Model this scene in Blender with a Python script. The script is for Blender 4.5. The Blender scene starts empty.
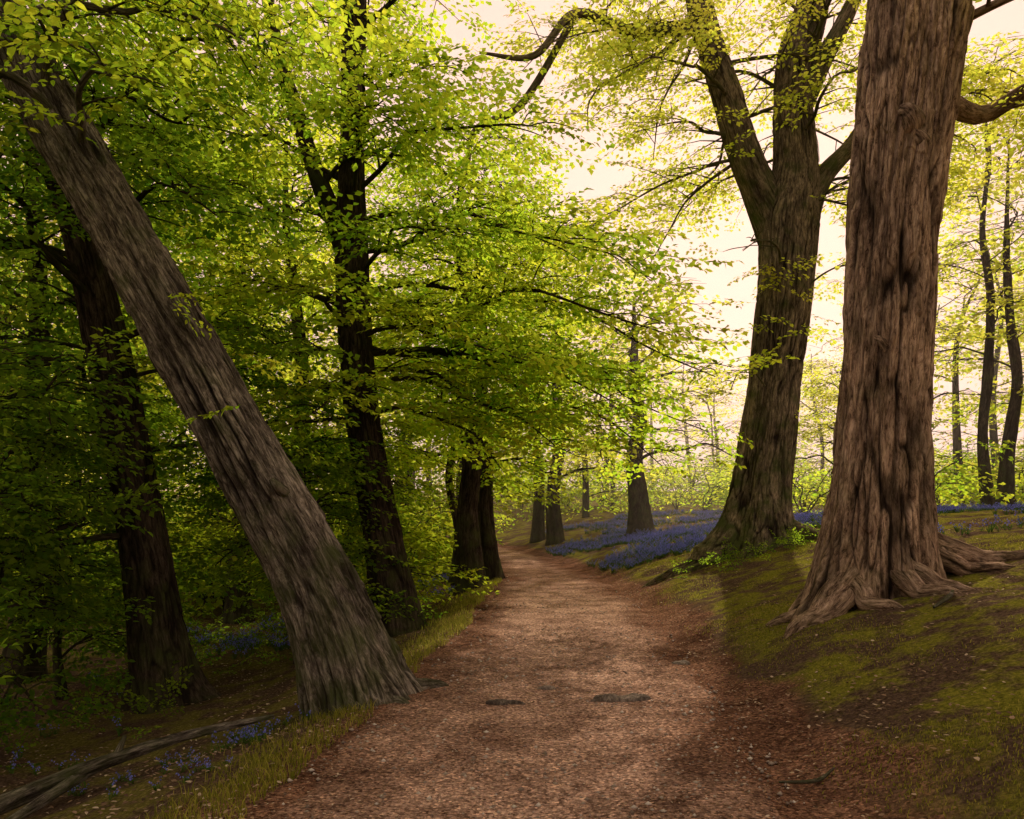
import bpy, math, random, bmesh
import numpy as np
from mathutils import Vector
random.seed(7); RNG=np.random.default_rng(7)
SC=bpy.context.scene
AZ=math.radians(19);EL=math.radians(33)
SUN=np.array([math.sin(AZ)*math.cos(EL),math.cos(AZ)*math.cos(EL),math.sin(EL)])
# ------------------------------------------------------------------ noise
def _hash(i,j,k,s):
    n=(i*374761393+j*668265263+k*2147483647+s*974634777)&0xFFFFFFFF
    n=((n^(n>>13))*1274126177)&0xFFFFFFFF
    n=((n^(n>>16))*2246822519)&0xFFFFFFFF
    return ((n^(n>>15))&0xFFFFFF)/float(0xFFFFFF)
def vnoise(x,y,z,s=0):
    x,y,z=np.broadcast_arrays(np.asarray(x,float),np.asarray(y,float),np.asarray(z,float))
    xi=np.floor(x).astype(np.int64);yi=np.floor(y).astype(np.int64);zi=np.floor(z).astype(np.int64)
    fx=x-xi;fy=y-yi;fz=z-zi
    fx=fx*fx*(3-2*fx);fy=fy*fy*(3-2*fy);fz=fz*fz*(3-2*fz)
    r=0
    for a in (0,1):
        wx=fx if a else 1-fx
        for b in (0,1):
            wy=fy if b else 1-fy
            for c in (0,1):
                wz=fz if c else 1-fz
                r=r+wx*wy*wz*_hash(xi+a,yi+b,zi+c,s)
    return r*2-1
def fbm(x,y,z,s=0,o=3):
    r=0;a=1.0;t=0
    for k in range(o):
        r=r+a*vnoise(np.asarray(x)*2**k,np.asarray(y)*2**k,np.asarray(z)*2**k,s+k*17);t+=a;a*=.5
    return r/t
def sstep(a,b,x):
    t=np.clip((x-a)/(b-a),0,1);return t*t*(3-2*t)
# ------------------------------------------------------------------ terrain
PY=np.array([-10,0,4.1,7.5,11,14.2,18.3,25,31,38,46,60,400.]);
PC=np.array([-.3,-.1,.1,.42,.73,.85,.9,.35,-.25,-2.2,-6,-13,-160.])
PH=np.array([1.5,1.5,1.5,1.42,1.38,1.38,1.15,.85,.75,.8,.8,.8,.8])
_yy=np.linspace(-10,400,4101)
def _sm(v):
    a=np.interp(_yy,PY,v);k=np.ones(25)/25;return np.convolve(np.pad(a,12,'edge'),k,'valid')
_C=_sm(PC);_H=_sm(PH)
def pc(y):return np.interp(y,_yy,_C)
def ph(y):return np.interp(y,_yy,_H)
def H(x,y,noise=True):
    x=np.asarray(x,float);y=np.asarray(y,float)
    c=pc(y);w=ph(y)
    d=np.maximum(x-(c+w),0);e=np.maximum((c-w)-x,0)
    d2=d*d/(d+.35);e2=e*e/(e+.25)
    g=1-.5*sstep(16,30,y)*np.exp(-d/9)
    z=1.75*(1-np.exp(-d2/3.7))*g-1.25*(1-np.exp(-e2/3.2))*(1-.4*sstep(20,45,y))
    z=z+2.5*sstep(36,120,y)
    if noise:
        off=sstep(0,1.2,d+e)
        z=z+off*(.10*fbm(x*.5,y*.5,0,3,3)+.045*fbm(x*2.2,y*2.2,0,9,2))+.012*fbm(x*1.3,y*1.3,0,5,2)
        z=z-.03*np.exp(-((x-c-.1)/.7)**2)
    return z
def Hs(x,y):return float(H(np.array([x]),np.array([y]))[0])
# ------------------------------------------------------------------ mesh helpers
def mkmesh(name,V,F,mat=None,smooth=False,attrs=None,mats=None,mi=None):
    V=np.asarray(V,np.float32);F=np.asarray(F,np.int32)
    me=bpy.data.meshes.new(name)
    n=F.shape[1];me.vertices.add(len(V));me.vertices.foreach_set('co',V.ravel())
    me.loops.add(F.size);me.loops.foreach_set('vertex_index',F.ravel())
    me.polygons.add(len(F));me.polygons.foreach_set('loop_start',np.arange(0,F.size,n,dtype=np.int32))
    me.polygons.foreach_set('loop_total',np.full(len(F),n,np.int32))
    if smooth: me.polygons.foreach_set('use_smooth',np.ones(len(F),bool))
    if mi is not None: me.polygons.foreach_set('material_index',np.asarray(mi,np.int32))
    me.update(calc_edges=True)
    if attrs:
        for k,a in attrs.items():
            a=np.asarray(a,np.float32)
            if a.ndim==1:
                at=me.attributes.new(k,'FLOAT','POINT');at.data.foreach_set('value',a)
            else:
                at=me.attributes.new(k,'FLOAT_VECTOR','POINT');at.data.foreach_set('vector',a.ravel())
    for m in (mats or ([mat] if mat else [])): me.materials.append(m)
    return me
def link(me,name,parent=None):
    ob=bpy.data.objects.new(name,me);SC.collection.objects.link(ob)
    if parent: ob.parent=parent
    return ob
def empty(name,loc=(0,0,0)):
    ob=bpy.data.objects.new(name,None);SC.collection.objects.link(ob);return ob
class Buf:
    def __init__(s): s.V=[];s.F=[];s.B=[];s.K=[];s.n=0
    def add(s,V,F,B,K):
        s.V.append(V);s.F.append(F+s.n);s.B.append(B);s.K.append(K);s.n+=len(V)
    def mesh(s,name,mat):
        return mkmesh(name,np.concatenate(s.V),np.concatenate(s.F),mat,True,{'bc':np.concatenate(s.B),'crack':np.concatenate(s.K)})
def crom(P,n):
    P=np.asarray(P,float);m=len(P)
    if m==2:
        t=np.linspace(0,1,n)[:,None];return P[0]*(1-t)+P[1]*t
    Q=np.vstack([2*P[0]-P[1],P,2*P[-1]-P[-2]])
    u=np.linspace(0,m-1-1e-6,n);i=u.astype(int);t=(u-i)[:,None]
    a,b,c,d=Q[i],Q[i+1],Q[i+2],Q[i+3]
    return .5*((2*b)+(-a+c)*t+(2*a-5*b+4*c-d)*t*t+(-a+3*b-3*c+d)*t**3)
def tube(buf,P,R,na=8,nl=None,lobe=0,bark=0,kb=9,seed=0,roots=None,rk=.5,bk=.13,lump=.6,pmin=.35):
    P=np.asarray(P,float)
    if nl is None: nl=max(3,len(P)*3)
    D=crom(np.column_stack([P,R]),nl);C=D[:,:3];r=np.maximum(D[:,3],.002)
    T=np.gradient(C,axis=0);T/=np.linalg.norm(T,axis=1)[:,None]+1e-9
    s=np.concatenate([[0],np.cumsum(np.linalg.norm(np.diff(C,axis=0),axis=1))])
    ref=np.array([1.,0,0]) if abs(T[0,0])<.8 else np.array([0,0,1.])
    N=np.zeros_like(T);n=ref-T[0]*ref.dot(T[0]);n/=np.linalg.norm(n);N[0]=n
    for i in range(1,nl):
        n=n-T[i]*n.dot(T[i]);n/=np.linalg.norm(n)+1e-9;N[i]=n
    B=np.cross(T,N)
    th=np.linspace(0,2*math.pi,na,endpoint=False)
    ct,st=np.cos(th)[None,:],np.sin(th)[None,:]
    S=s[:,None];rr=r[:,None]*np.ones((1,na))
    rad=rr.copy();crack=np.zeros((nl,na))
    if lobe: rad=rad*(1+lobe*fbm(ct*1.3+seed*3.1,st*1.3,S*.4,seed,2))
    base=np.zeros_like(rad)
    if roots is not None:
        base=np.exp(-np.maximum(S-.3,0)/(rk*2.2))*np.ones((1,na))
        for (az,amp,w) in roots:
            dt=(th[None,:]-az+math.pi)%(2*math.pi)-math.pi
            rad=rad+amp*np.exp(-(dt/w)**2)*np.exp(-np.maximum(S-.25,0)/rk)
    if bark:
        wob=.5*fbm(ct*rr*5,st*rr*5,S*1.6,seed,2)
        nz=vnoise(ct*rr*kb+seed+wob,st*rr*kb+wob,S*kb*bk,seed+5)
        nb=vnoise(ct*rr*kb*.4+seed+wob,st*rr*kb*.4+wob,S*kb*bk*.35,seed+15)
        n2=vnoise(ct*rr*kb*2.4,st*rr*kb*2.4+seed,S*kb*.4,seed+6)
        n4=vnoise(ct*rr*kb*1.5,st*rr*kb*1.5+seed,S*kb*.05,seed+26)
        n3=vnoise(ct*rr*2.5,st*rr*2.5+seed,S*.7,seed+8)
        patch=np.clip(sstep(-.25,.5,n3)+base*.9,pmin,1)
        g1=np.exp(-(nz/.13)**2)*patch;g2=np.exp(-(nb/.07)**2)*np.clip(patch*1.2,0,1)
        crack=np.clip(g1*.8+g2*.85,0,1)
        st_=sstep(-.03,.03,vnoise(ct*rr*kb*.6+3,st*rr*kb*.6+seed,S*kb*.12+wob,seed+33))*np.clip(patch,0,1)
        rad=rad+bark*(-.8*g1-1.0*g2+.30*n2+.30*n4+lump*n3+.7*st_)
    V=C[:,None,:]+rad[:,:,None]*(ct[:,:,None]*N[:,None,:]+st[:,:,None]*B[:,None,:])
    V=V.reshape(-1,3)
    bc=np.stack([ct*rr,st*rr,S*np.ones((1,na))],-1).reshape(-1,3)
    i=np.arange(nl-1)[:,None]*na;j=np.arange(na)[None,:];j2=(j+1)%na
    F=np.stack([i+j,i+j2,i+na+j2,i+na+j],-1).reshape(-1,4)
    buf.add(V,F,bc,crack.reshape(-1))
# ------------------------------------------------------------------ materials
def newmat(name):
    m=bpy.data.materials.new(name);m.use_nodes=True;nt=m.node_tree;nt.nodes.clear()
    o=nt.nodes.new('ShaderNodeOutputMaterial');return m,nt,o
def nd(nt,t,**k):
    n=nt.nodes.new(t)
    for a,b in k.items():
        if a in n.inputs: n.inputs[a].default_value=b
        else: setattr(n,a,b)
    return n
def ramp(nt,src,stops):
    r=nt.nodes.new('ShaderNodeValToRGB');cr=r.color_ramp
    while len(cr.elements)<len(stops): cr.elements.new(.5)
    for e,(p,c) in zip(cr.elements,stops): e.position=p;e.color=(*c,1)
    nt.links.new(src,r.inputs[0]);return r.outputs[0]
def mixc(nt,f,a,b,mode='MIX'):
    m=nt.nodes.new('ShaderNodeMix');m.data_type='RGBA';m.blend_type=mode
    for s,v in ((m.inputs[0],f),(m.inputs[6],a),(m.inputs[7],b)):
        if hasattr(v,'is_linked'): nt.links.new(v,s)
        else: s.default_value=v if not isinstance(v,tuple) else (*v,1)
    return m.outputs[2]
def barkmat(name,dark,mid,light,moss=0.0,str=.6,crackc=(.014,.010,.008)):
    m,nt,o=newmat(name)
    at=nd(nt,'ShaderNodeAttribute',attribute_name='bc')
    mp=nd(nt,'ShaderNodeMapping');mp.inputs['Scale'].default_value=(1,1,.16);nt.links.new(at.outputs['Vector'],mp.inputs[0])
    n1=nd(nt,'ShaderNodeTexNoise',Scale=34.,Detail=10.,Roughness=.8,Distortion=.6);nt.links.new(mp.outputs[0],n1.inputs['Vector'])
    mp2=nd(nt,'ShaderNodeMapping');mp2.inputs['Scale'].default_value=(1,1,.35);nt.links.new(at.outputs['Vector'],mp2.inputs[0])
    n2=nd(nt,'ShaderNodeTexNoise',Scale=3.0,Detail=8.,Roughness=.7);nt.links.new(mp2.outputs[0],n2.inputs['Vector'])
    n3=nd(nt,'ShaderNodeTexNoise',Scale=80.,Detail=3.,Roughness=.7);nt.links.new(mp2.outputs[0],n3.inputs['Vector'])
    c=ramp(nt,n1.outputs[0],[(.40,dark),(.5,mid),(.61,light)])
    c2=ramp(nt,n2.outputs[0],[(.34,(.34,.31,.30)),(.5,(.88,.86,.84)),(.66,(1.45,1.40,1.34))])
    c=mixc(nt,1.0,c,c2,'MULTIPLY')
    if moss:
        n4=nd(nt,'ShaderNodeTexNoise',Scale=3.5,Detail=5.);nt.links.new(at.outputs['Vector'],n4.inputs['Vector'])
        sx=nd(nt,'ShaderNodeSeparateXYZ');nt.links.new(at.outputs['Vector'],sx.inputs[0])
        mr=nd(nt,'ShaderNodeMapRange');mr.inputs[1].default_value=0;mr.inputs[2].default_value=3.5;mr.inputs[3].default_value=.16;mr.inputs[4].default_value=-.03
        nt.links.new(sx.outputs[2],mr.inputs[0])
        ad=nd(nt,'ShaderNodeMath',operation='ADD');nt.links.new(n4.outputs[0],ad.inputs[0]);nt.links.new(mr.outputs[0],ad.inputs[1])
        f=ramp(nt,ad.outputs[0],[(.50,(0,0,0)),(.76,(moss,moss,moss))])
        c=mixc(nt,f,c,(.06,.075,.022))
    ck=nd(nt,'ShaderNodeAttribute',attribute_name='crack')
    cf=nd(nt,'ShaderNodeMath',operation='MULTIPLY');cf.inputs[1].default_value=.92;nt.links.new(ck.outputs['Fac'],cf.inputs[0])
    c=mixc(nt,cf.outputs[0],c,crackc)
    mh=nd(nt,'ShaderNodeMath',operation='MULTIPLY_ADD');mh.inputs[1].default_value=.3
    nt.links.new(n3.outputs[0],mh.inputs[0]);nt.links.new(n1.outputs[0],mh.inputs[2])
    b=nd(nt,'ShaderNodeBump',Strength=str,Distance=.025);nt.links.new(mh.outputs[0],b.inputs['Height'])
    p=nd(nt,'ShaderNodeBsdfDiffuse',Roughness=0.)
    nt.links.new(c,p.inputs['Color']);nt.links.new(b.outputs[0],p.inputs['Normal']);nt.links.new(p.outputs[0],o.inputs[0])
    return m
BARK_A=barkmat('bark_weathered',(.034,.028,.024),(.145,.122,.102),(.38,.335,.29),.75,1.)
BARK_B=barkmat('bark_reddish',(.075,.045,.033),(.34,.225,.16),(.62,.45,.34),.25,1.)
BARK_C=barkmat('bark_furrowed',(.05,.038,.026),(.17,.135,.09),(.33,.265,.185),.9,1.)
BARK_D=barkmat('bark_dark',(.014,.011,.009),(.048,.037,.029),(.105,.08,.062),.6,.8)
def leafmat(name,ca,cb,ta,tb,mixf=.6):
    m,nt,o=newmat(name)
    g=nd(nt,'ShaderNodeNewGeometry');oi=nd(nt,'ShaderNodeAttribute',attribute_name='clump')
    ad=nd(nt,'ShaderNodeMath',operation='ADD');nt.links.new(g.outputs['Random Per Island'],ad.inputs[0]);nt.links.new(oi.outputs['Fac'],ad.inputs[1])
    hf=nd(nt,'ShaderNodeMath',operation='MULTIPLY');hf.inputs[1].default_value=.5;nt.links.new(ad.outputs[0],hf.inputs[0])
    c=ramp(nt,hf.outputs[0],[(.1,ca),(.9,cb)]);t=ramp(nt,hf.outputs[0],[(.1,ta),(.9,tb)])
    d=nd(nt,'ShaderNodeBsdfDiffuse');nt.links.new(c,d.inputs[0])
    tr=nd(nt,'ShaderNodeBsdfTranslucent');nt.links.new(t,tr.inputs[0])
    mx=nd(nt,'ShaderNodeMixShader');mx.inputs[0].default_value=mixf;nt.links.new(d.outputs[0],mx.inputs[1]);nt.links.new(tr.outputs[0],mx.inputs[2])
    nt.links.new(mx.outputs[0],o.inputs[0]);return m
LEAF=leafmat('leaf_spring_green',(.055,.12,.010),(.19,.215,.018),(.38,.68,.03),(.90,.91,.06),.67)
LEAF_Y=leafmat('leaf_yellow_green',(.10,.15,.012),(.24,.23,.02),(.62,.78,.05),(.96,.88,.12),.67)  # yellower, brighter leaf copy for right-hand and distant crowns
LEAF_DK=leafmat('leaf_dark_painted_shade',(.028,.07,.008),(.09,.135,.015),(.16,.38,.02),(.50,.64,.04),.6)  # darker leaf copy: shade of the left understorey put into colour; ivy shares it
def simplemat(name,stops,rough=.9,transl=0):
    m,nt,o=newmat(name);g=nd(nt,'ShaderNodeNewGeometry')
    c=ramp(nt,g.outputs['Random Per Island'],stops)
    p=nd(nt,'ShaderNodeBsdfDiffuse');nt.links.new(c,p.inputs['Color'])
    if transl:
        tr=nd(nt,'ShaderNodeBsdfTranslucent');nt.links.new(c,tr.inputs[0])
        mx=nd(nt,'ShaderNodeMixShader');mx.inputs[0].default_value=transl
        nt.links.new(p.outputs[0],mx.inputs[1]);nt.links.new(tr.outputs[0],mx.inputs[2]);nt.links.new(mx.outputs[0],o.inputs[0])
    else: nt.links.new(p.outputs[0],o.inputs[0])
    return m
GRASS=simplemat('grass_blades',[(0,(.13,.14,.018)),(.6,(.28,.28,.035)),(1,(.48,.40,.09))],.6,.5)
LITTER=simplemat('dead_leaves',[(0,(.06,.037,.026)),(.4,(.18,.108,.072)),(.75,(.32,.205,.14)),(1,(.54,.42,.32))],.8,.1)
STONE=simplemat('stone',[(0,(.15,.11,.09)),(.6,(.30,.24,.20)),(1,(.54,.47,.42))],.85)
BLUE=simplemat('bluebell_petals',[(0,(.15,.16,.55)),(1,(.29,.31,.82))],.6,.45)
STEM=simplemat('bluebell_stem',[(0,(.05,.10,.02)),(1,(.09,.16,.03))],.6,.3)
TWIG=simplemat('twig',[(0,(.03,.022,.015)),(1,(.06,.045,.03))])

def dirt_nodes(nt,pos):
    n1=nd(nt,'ShaderNodeTexNoise',Scale=1.5,Detail=8.,Roughness=.68);nt.links.new(pos,n1.inputs['Vector'])
    n2=nd(nt,'ShaderNodeTexNoise',Scale=34.,Detail=6.,Roughness=.8);nt.links.new(pos,n2.inputs['Vector'])
    v=nd(nt,'ShaderNodeTexVoronoi',Scale=60.);nt.links.new(pos,v.inputs['Vector'])
    c=ramp(nt,n2.outputs[0],[(.34,(.12,.072,.056)),(.5,(.34,.22,.175)),(.66,(.60,.43,.355))])
    c1=ramp(nt,n1.outputs[0],[(.34,(.46,.40,.37)),(.5,(.92,.87,.84)),(.64,(1.3,1.26,1.22))])
    c=mixc(nt,1.,c,c1,'MULTIPLY')
    sp=nd(nt,'ShaderNodeSeparateColor');nt.links.new(v.outputs['Color'],sp.inputs[0])
    vf=ramp(nt,sp.outputs[0],[(.0,(.26,.23,.21)),(.5,(.9,.9,.9)),(.85,(1.25,1.2,1.15)),(1,(2.1,2.0,1.85))])
    c=mixc(nt,.85,c,vf,'MULTIPLY')
    hgt=nd(nt,'ShaderNodeMath',operation='MULTIPLY_ADD');hgt.inputs[1].default_value=-.5
    nt.links.new(v.outputs['Distance'],hgt.inputs[0]);nt.links.new(n2.outputs[0],hgt.inputs[2])
    return c,hgt.outputs[0]
def groundmat(name,path):
    m,nt,o=newmat(name)
    tc=nd(nt,'ShaderNodeNewGeometry');pos=tc.outputs['Position']
    c,hh=dirt_nodes(nt,pos)
    wr=nd(nt,'ShaderNodeAttribute',attribute_name='litter_cover')
    c=mixc(nt,wr.outputs['Fac'],c,mixc(nt,1.,c,(.48,.40,.35),'MULTIPLY'))
    if not path:
        n1=nd(nt,'ShaderNodeTexNoise',Scale=1.6,Detail=8.,Roughness=.68);nt.links.new(pos,n1.inputs['Vector'])
        n2=nd(nt,'ShaderNodeTexNoise',Scale=32.,Detail=5.,Roughness=.75);nt.links.new(pos,n2.inputs['Vector'])
        soil=ramp(nt,n2.outputs[0],[(.3,(.025,.016,.011)),(.5,(.08,.05,.035)),(.72,(.20,.135,.09))])
        moss=ramp(nt,n2.outputs[0],[(.3,(.05,.048,.009)),(.52,(.165,.155,.022)),(.72,(.34,.285,.05))])
        f=ramp(nt,n1.outputs[0],[(.46,(0,0,0)),(.56,(1,1,1))])
        ag=nd(nt,'ShaderNodeAttribute',attribute_name='moss')
        fm=nd(nt,'ShaderNodeMath',operation='MULTIPLY');nt.links.new(f,fm.inputs[0]);nt.links.new(ag.outputs['Fac'],fm.inputs[1])
        g=mixc(nt,fm.outputs[0],soil,moss)
        ad=nd(nt,'ShaderNodeAttribute',attribute_name='dirt')
        nn=nd(nt,'ShaderNodeMath',operation='ADD');nt.links.new(ad.outputs['Fac'],nn.inputs[0])
        ns=nd(nt,'ShaderNodeMath',operation='MULTIPLY_ADD');ns.inputs[1].default_value=1.6;ns.inputs[2].default_value=-.8;nt.links.new(n1.outputs[0],ns.inputs[0])
        nt.links.new(ns.outputs[0],nn.inputs[1])
        f2=ramp(nt,nn.outputs[0],[(.35,(0,0,0)),(.65,(1,1,1))])
        c=mixc(nt,f2,g,c)
    b=nd(nt,'ShaderNodeBump',Strength=1.,Distance=.012);nt.links.new(hh,b.inputs['Height'])
    p=nd(nt,'ShaderNodeBsdfDiffuse',Roughness=0.)
    nt.links.new(c,p.inputs['Color']);nt.links.new(b.outputs[0],p.inputs['Normal']);nt.links.new(p.outputs[0],o.inputs[0])
    return m
# ------------------------------------------------------------------ ground + path
def axis(lo,hi,st,far_lo,far_hi,g=1.13):
    a=list(np.arange(lo,hi,st));s=st;x=a[-1]
    while x<far_hi: s*=g;x+=s;a.append(x)
    s=st;x=a[0];b=[]
    while x>far_lo: s*=g;x-=s;b.append(x)
    return np.array(b[::-1]+a)
gx=axis(-6,8.5,.055,-300,300);gy=axis(2.5,17,.055,-60,400,1.06)
X,Y=np.meshgrid(gx,gy);Z=H(X,Y)
c=pc(Y);w=ph(Y);dd=np.maximum(np.abs(X-c)-w,0)
dirt=1-sstep(-.1,1.1,dd+.45*fbm(X*1.2,Y*1.2,0,31,3))
dirt=np.maximum(dirt,0)
moss=np.where(X>c,1.,.55)*sstep(.1,.8,dd)
nx=len(gx);ny=len(gy)
i=np.arange(ny-1)[:,None]*nx;j=np.arange(nx-1)[None,:]
F=np.stack([i+j,i+j+1,i+nx+j+1,i+nx+j],-1).reshape(-1,4)
link(mkmesh('ground',np.stack([X,Y,Z],-1).reshape(-1,3),F,groundmat('forest_floor',False),True,{'dirt':dirt.ravel(),'moss':moss.ravel(),'litter_cover':np.ones(X.size)}),'ground')
py=axis(1.,20,.055,-8,60,1.03);u=np.linspace(-1,1,61)
U,YY=np.meshgrid(u,py)
edge=1+.10*fbm(YY*.9,np.sign(U)*3.,0,41,3)+.05*vnoise(YY*5,np.sign(U)*3.,0,44)
XX=pc(YY)+U*(ph(YY)+.02)*edge
ZZ=H(XX,YY)+.012-.045*sstep(.86,1,np.abs(U))+.006*fbm(XX*7,YY*7,0,51,3)*(np.abs(U)<.95)
lc=sstep(.35,1.0,np.abs(U)+.35*fbm(XX*1.1,YY*.7,0,45,4))
nx=len(u);ny=len(py);i=np.arange(ny-1)[:,None]*nx;j=np.arange(nx-1)[None,:]
F=np.stack([i+j,i+j+1,i+nx+j+1,i+nx+j],-1).reshape(-1,4)
link(mkmesh('dirt_path',np.stack([XX,YY,ZZ],-1).reshape(-1,3),F,groundmat('path_dirt',True),True,{'litter_cover':lc.ravel()}),'dirt_path')
# ------------------------------------------------------------------ leaf sprays (baked into each crown)
def make_spray(k,lod):
    rs=np.random.default_rng(100+k+lod*50);V=[];F=[];M=[]
    def leaf(p,yaw,L):
        tilt=rs.normal(0,.38);pit=rs.normal(-.22,.3);W=L*(.30 if lod==0 else .36)
        f=np.array([math.cos(yaw)*math.cos(pit),math.sin(yaw)*math.cos(pit),math.sin(pit)])
        s=np.array([-math.sin(yaw),math.cos(yaw),0.]);up=np.cross(f,s)
        s=s*math.cos(tilt)+up*math.sin(tilt);up=np.cross(f,s)
        b=len(V);fo=.16*L
        if lod==0:
            V.extend([p,p+f*L*.3+s*W+up*fo*.7,p+f*L*.7+s*W*.8+up*fo*.5,p+f*L-up*.05*L,p+f*L*.7-s*W*.8+up*fo*.5,p+f*L*.3-s*W+up*fo*.7])
            F.append((b,b+1,b+2,b+3));F.append((b,b+3,b+4,b+5));M.extend([0,0])
        else:
            V.extend([p,p+f*L*.45+s*W+up*fo*.6,p+f*L,p+f*L*.45-s*W+up*fo*.6]);F.append((b,b+1,b+2,b+3));M.append(0)
    def stick(a,b_,r):
        b=len(V);d=b_-a;n=np.cross(d,[0,0,1.]);n/=np.linalg.norm(n)+1e-9;n=n+rs.normal(0,.3,3)
        V.extend([a+n*r,a-n*r,b_-n*r*.5,b_+n*r*.5]);F.append((b,b+1,b+2,b+3));M.append(1)
    Lm=.62;a=np.zeros(3);yaw=0
    nq=6 if lod<2 else 4
    for q in range(nq):
        yaw+=rs.normal(0,.12);o=a;a=a+np.array([math.cos(yaw),math.sin(yaw),-.10*q/5+rs.normal(0,.05)])*Lm/nq
        if lod<2: stick(o,a,.0035)
        sd=1 if q%2 else -1
        y2=yaw+sd*rs.uniform(.7,1.15);l2=(.30-.035*q*6/nq)*rs.uniform(.75,1.2)
        e=a+np.array([math.cos(y2),math.sin(y2),rs.normal(-.08,.12)])*l2
        if lod==0: stick(a,e,.002)
        sp=(.05,.062,.11)[lod];big=(1.08,1.2,1.75)[lod]
        nl=max(2,int(l2/sp))
        for z in range(nl):
            t=(z+.6)/nl;leaf(a+(e-a)*t,y2+(1 if z%2 else -1)*rs.uniform(.5,1.1),rs.uniform(.05,.085)*big)
        leaf(e,y2,rs.uniform(.055,.085)*big)
        if lod<2: leaf(a,yaw-sd*rs.uniform(.6,1.2),rs.uniform(.05,.08)*big)
    return np.array(V),np.array(F),np.array(M)
SPR=[[make_spray(k,l) for k in range(6)] for l in range(3)]
# gaps cut into the canopy so the low sun reaches chosen patches: (ground x, ground y, half-width x, half-length y)
GAPS=[(1.7,14.5,2.3,4.0),(3.4,12.0,1.6,2.4),(-.6,10.6,.7,1.6),(1.9,4.6,1.0,2.4),(5.5,23,3.5,4.5),(1.1,8.2,.7,1.0),(4.6,6.2,.8,.9)]
def in_gap(pos):
    t=(pos[:,2]-.4)/SUN[2];g=pos[:,:2]-SUN[None,:2]*t[:,None]
    m=np.zeros(len(pos),bool);n=fbm(g[:,0]*.9,g[:,1]*.7,0,77,3)
    for (cx,cy,rx,ry) in GAPS:
        m|=(((g[:,0]-cx)/rx)**2+((g[:,1]-cy)/ry)**2+n*.8)<1
    return m&(pos[:,2]>2.0)
def bake(name,pos,rot,scl,lod,parent=None,leaf=None):
    pos=np.asarray(pos,float);rot=np.asarray(rot,float);scl=np.asarray(scl,float)
    rs=np.random.default_rng(len(pos))
    kp=~(in_gap(pos)&(rs.uniform(0,1,len(pos))<.92));pos=pos[kp];rot=rot[kp];scl=scl[kp];n=len(pos)
    var=rs.integers(0,6,n);Vs=[];Fs=[];Ms=[];Cs=[];off=0
    cr,sr=np.cos(rot[:,0]),np.sin(rot[:,0]);cp,sp=np.cos(rot[:,1]),np.sin(rot[:,1]);cy,sy=np.cos(rot[:,2]),np.sin(rot[:,2])
    R=np.empty((n,3,3))
    R[:,0,0]=cy*cp;R[:,0,1]=cy*sp*sr-sy*cr;R[:,0,2]=cy*sp*cr+sy*sr
    R[:,1,0]=sy*cp;R[:,1,1]=sy*sp*sr+cy*cr;R[:,1,2]=sy*sp*cr-cy*sr
    R[:,2,0]=-sp;R[:,2,1]=cp*sr;R[:,2,2]=cp*cr
    cl=np.clip(.5+.5*fbm(pos[:,0]*.9,pos[:,1]*.9,pos[:,2]*1.4,5,2)*1.6+rs.normal(0,.12,n),0,1)
    for k in range(6):
        m=var==k
        if not m.any(): continue
        V,F,M=SPR[lod][k];q=m.sum()
        W=np.einsum('nij,vj->nvi',R[m]*scl[m][:,None,None],V)+pos[m][:,None,:]
        Vs.append(W.reshape(-1,3));Fs.append((F[None]+(np.arange(q)*len(V))[:,None,None]).reshape(-1,4)+off);off+=q*len(V)
        Ms.append(np.tile(M,q));Cs.append(np.repeat(cl[m],len(V)))
    return link(mkmesh(name,np.concatenate(Vs),np.concatenate(Fs),attrs={'clump':np.concatenate(Cs)},mats=[leaf or LEAF,TWIG],mi=np.concatenate(Ms)),name,parent)
bbcol=bpy.data.collections.new('bluebell_sources')
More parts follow.
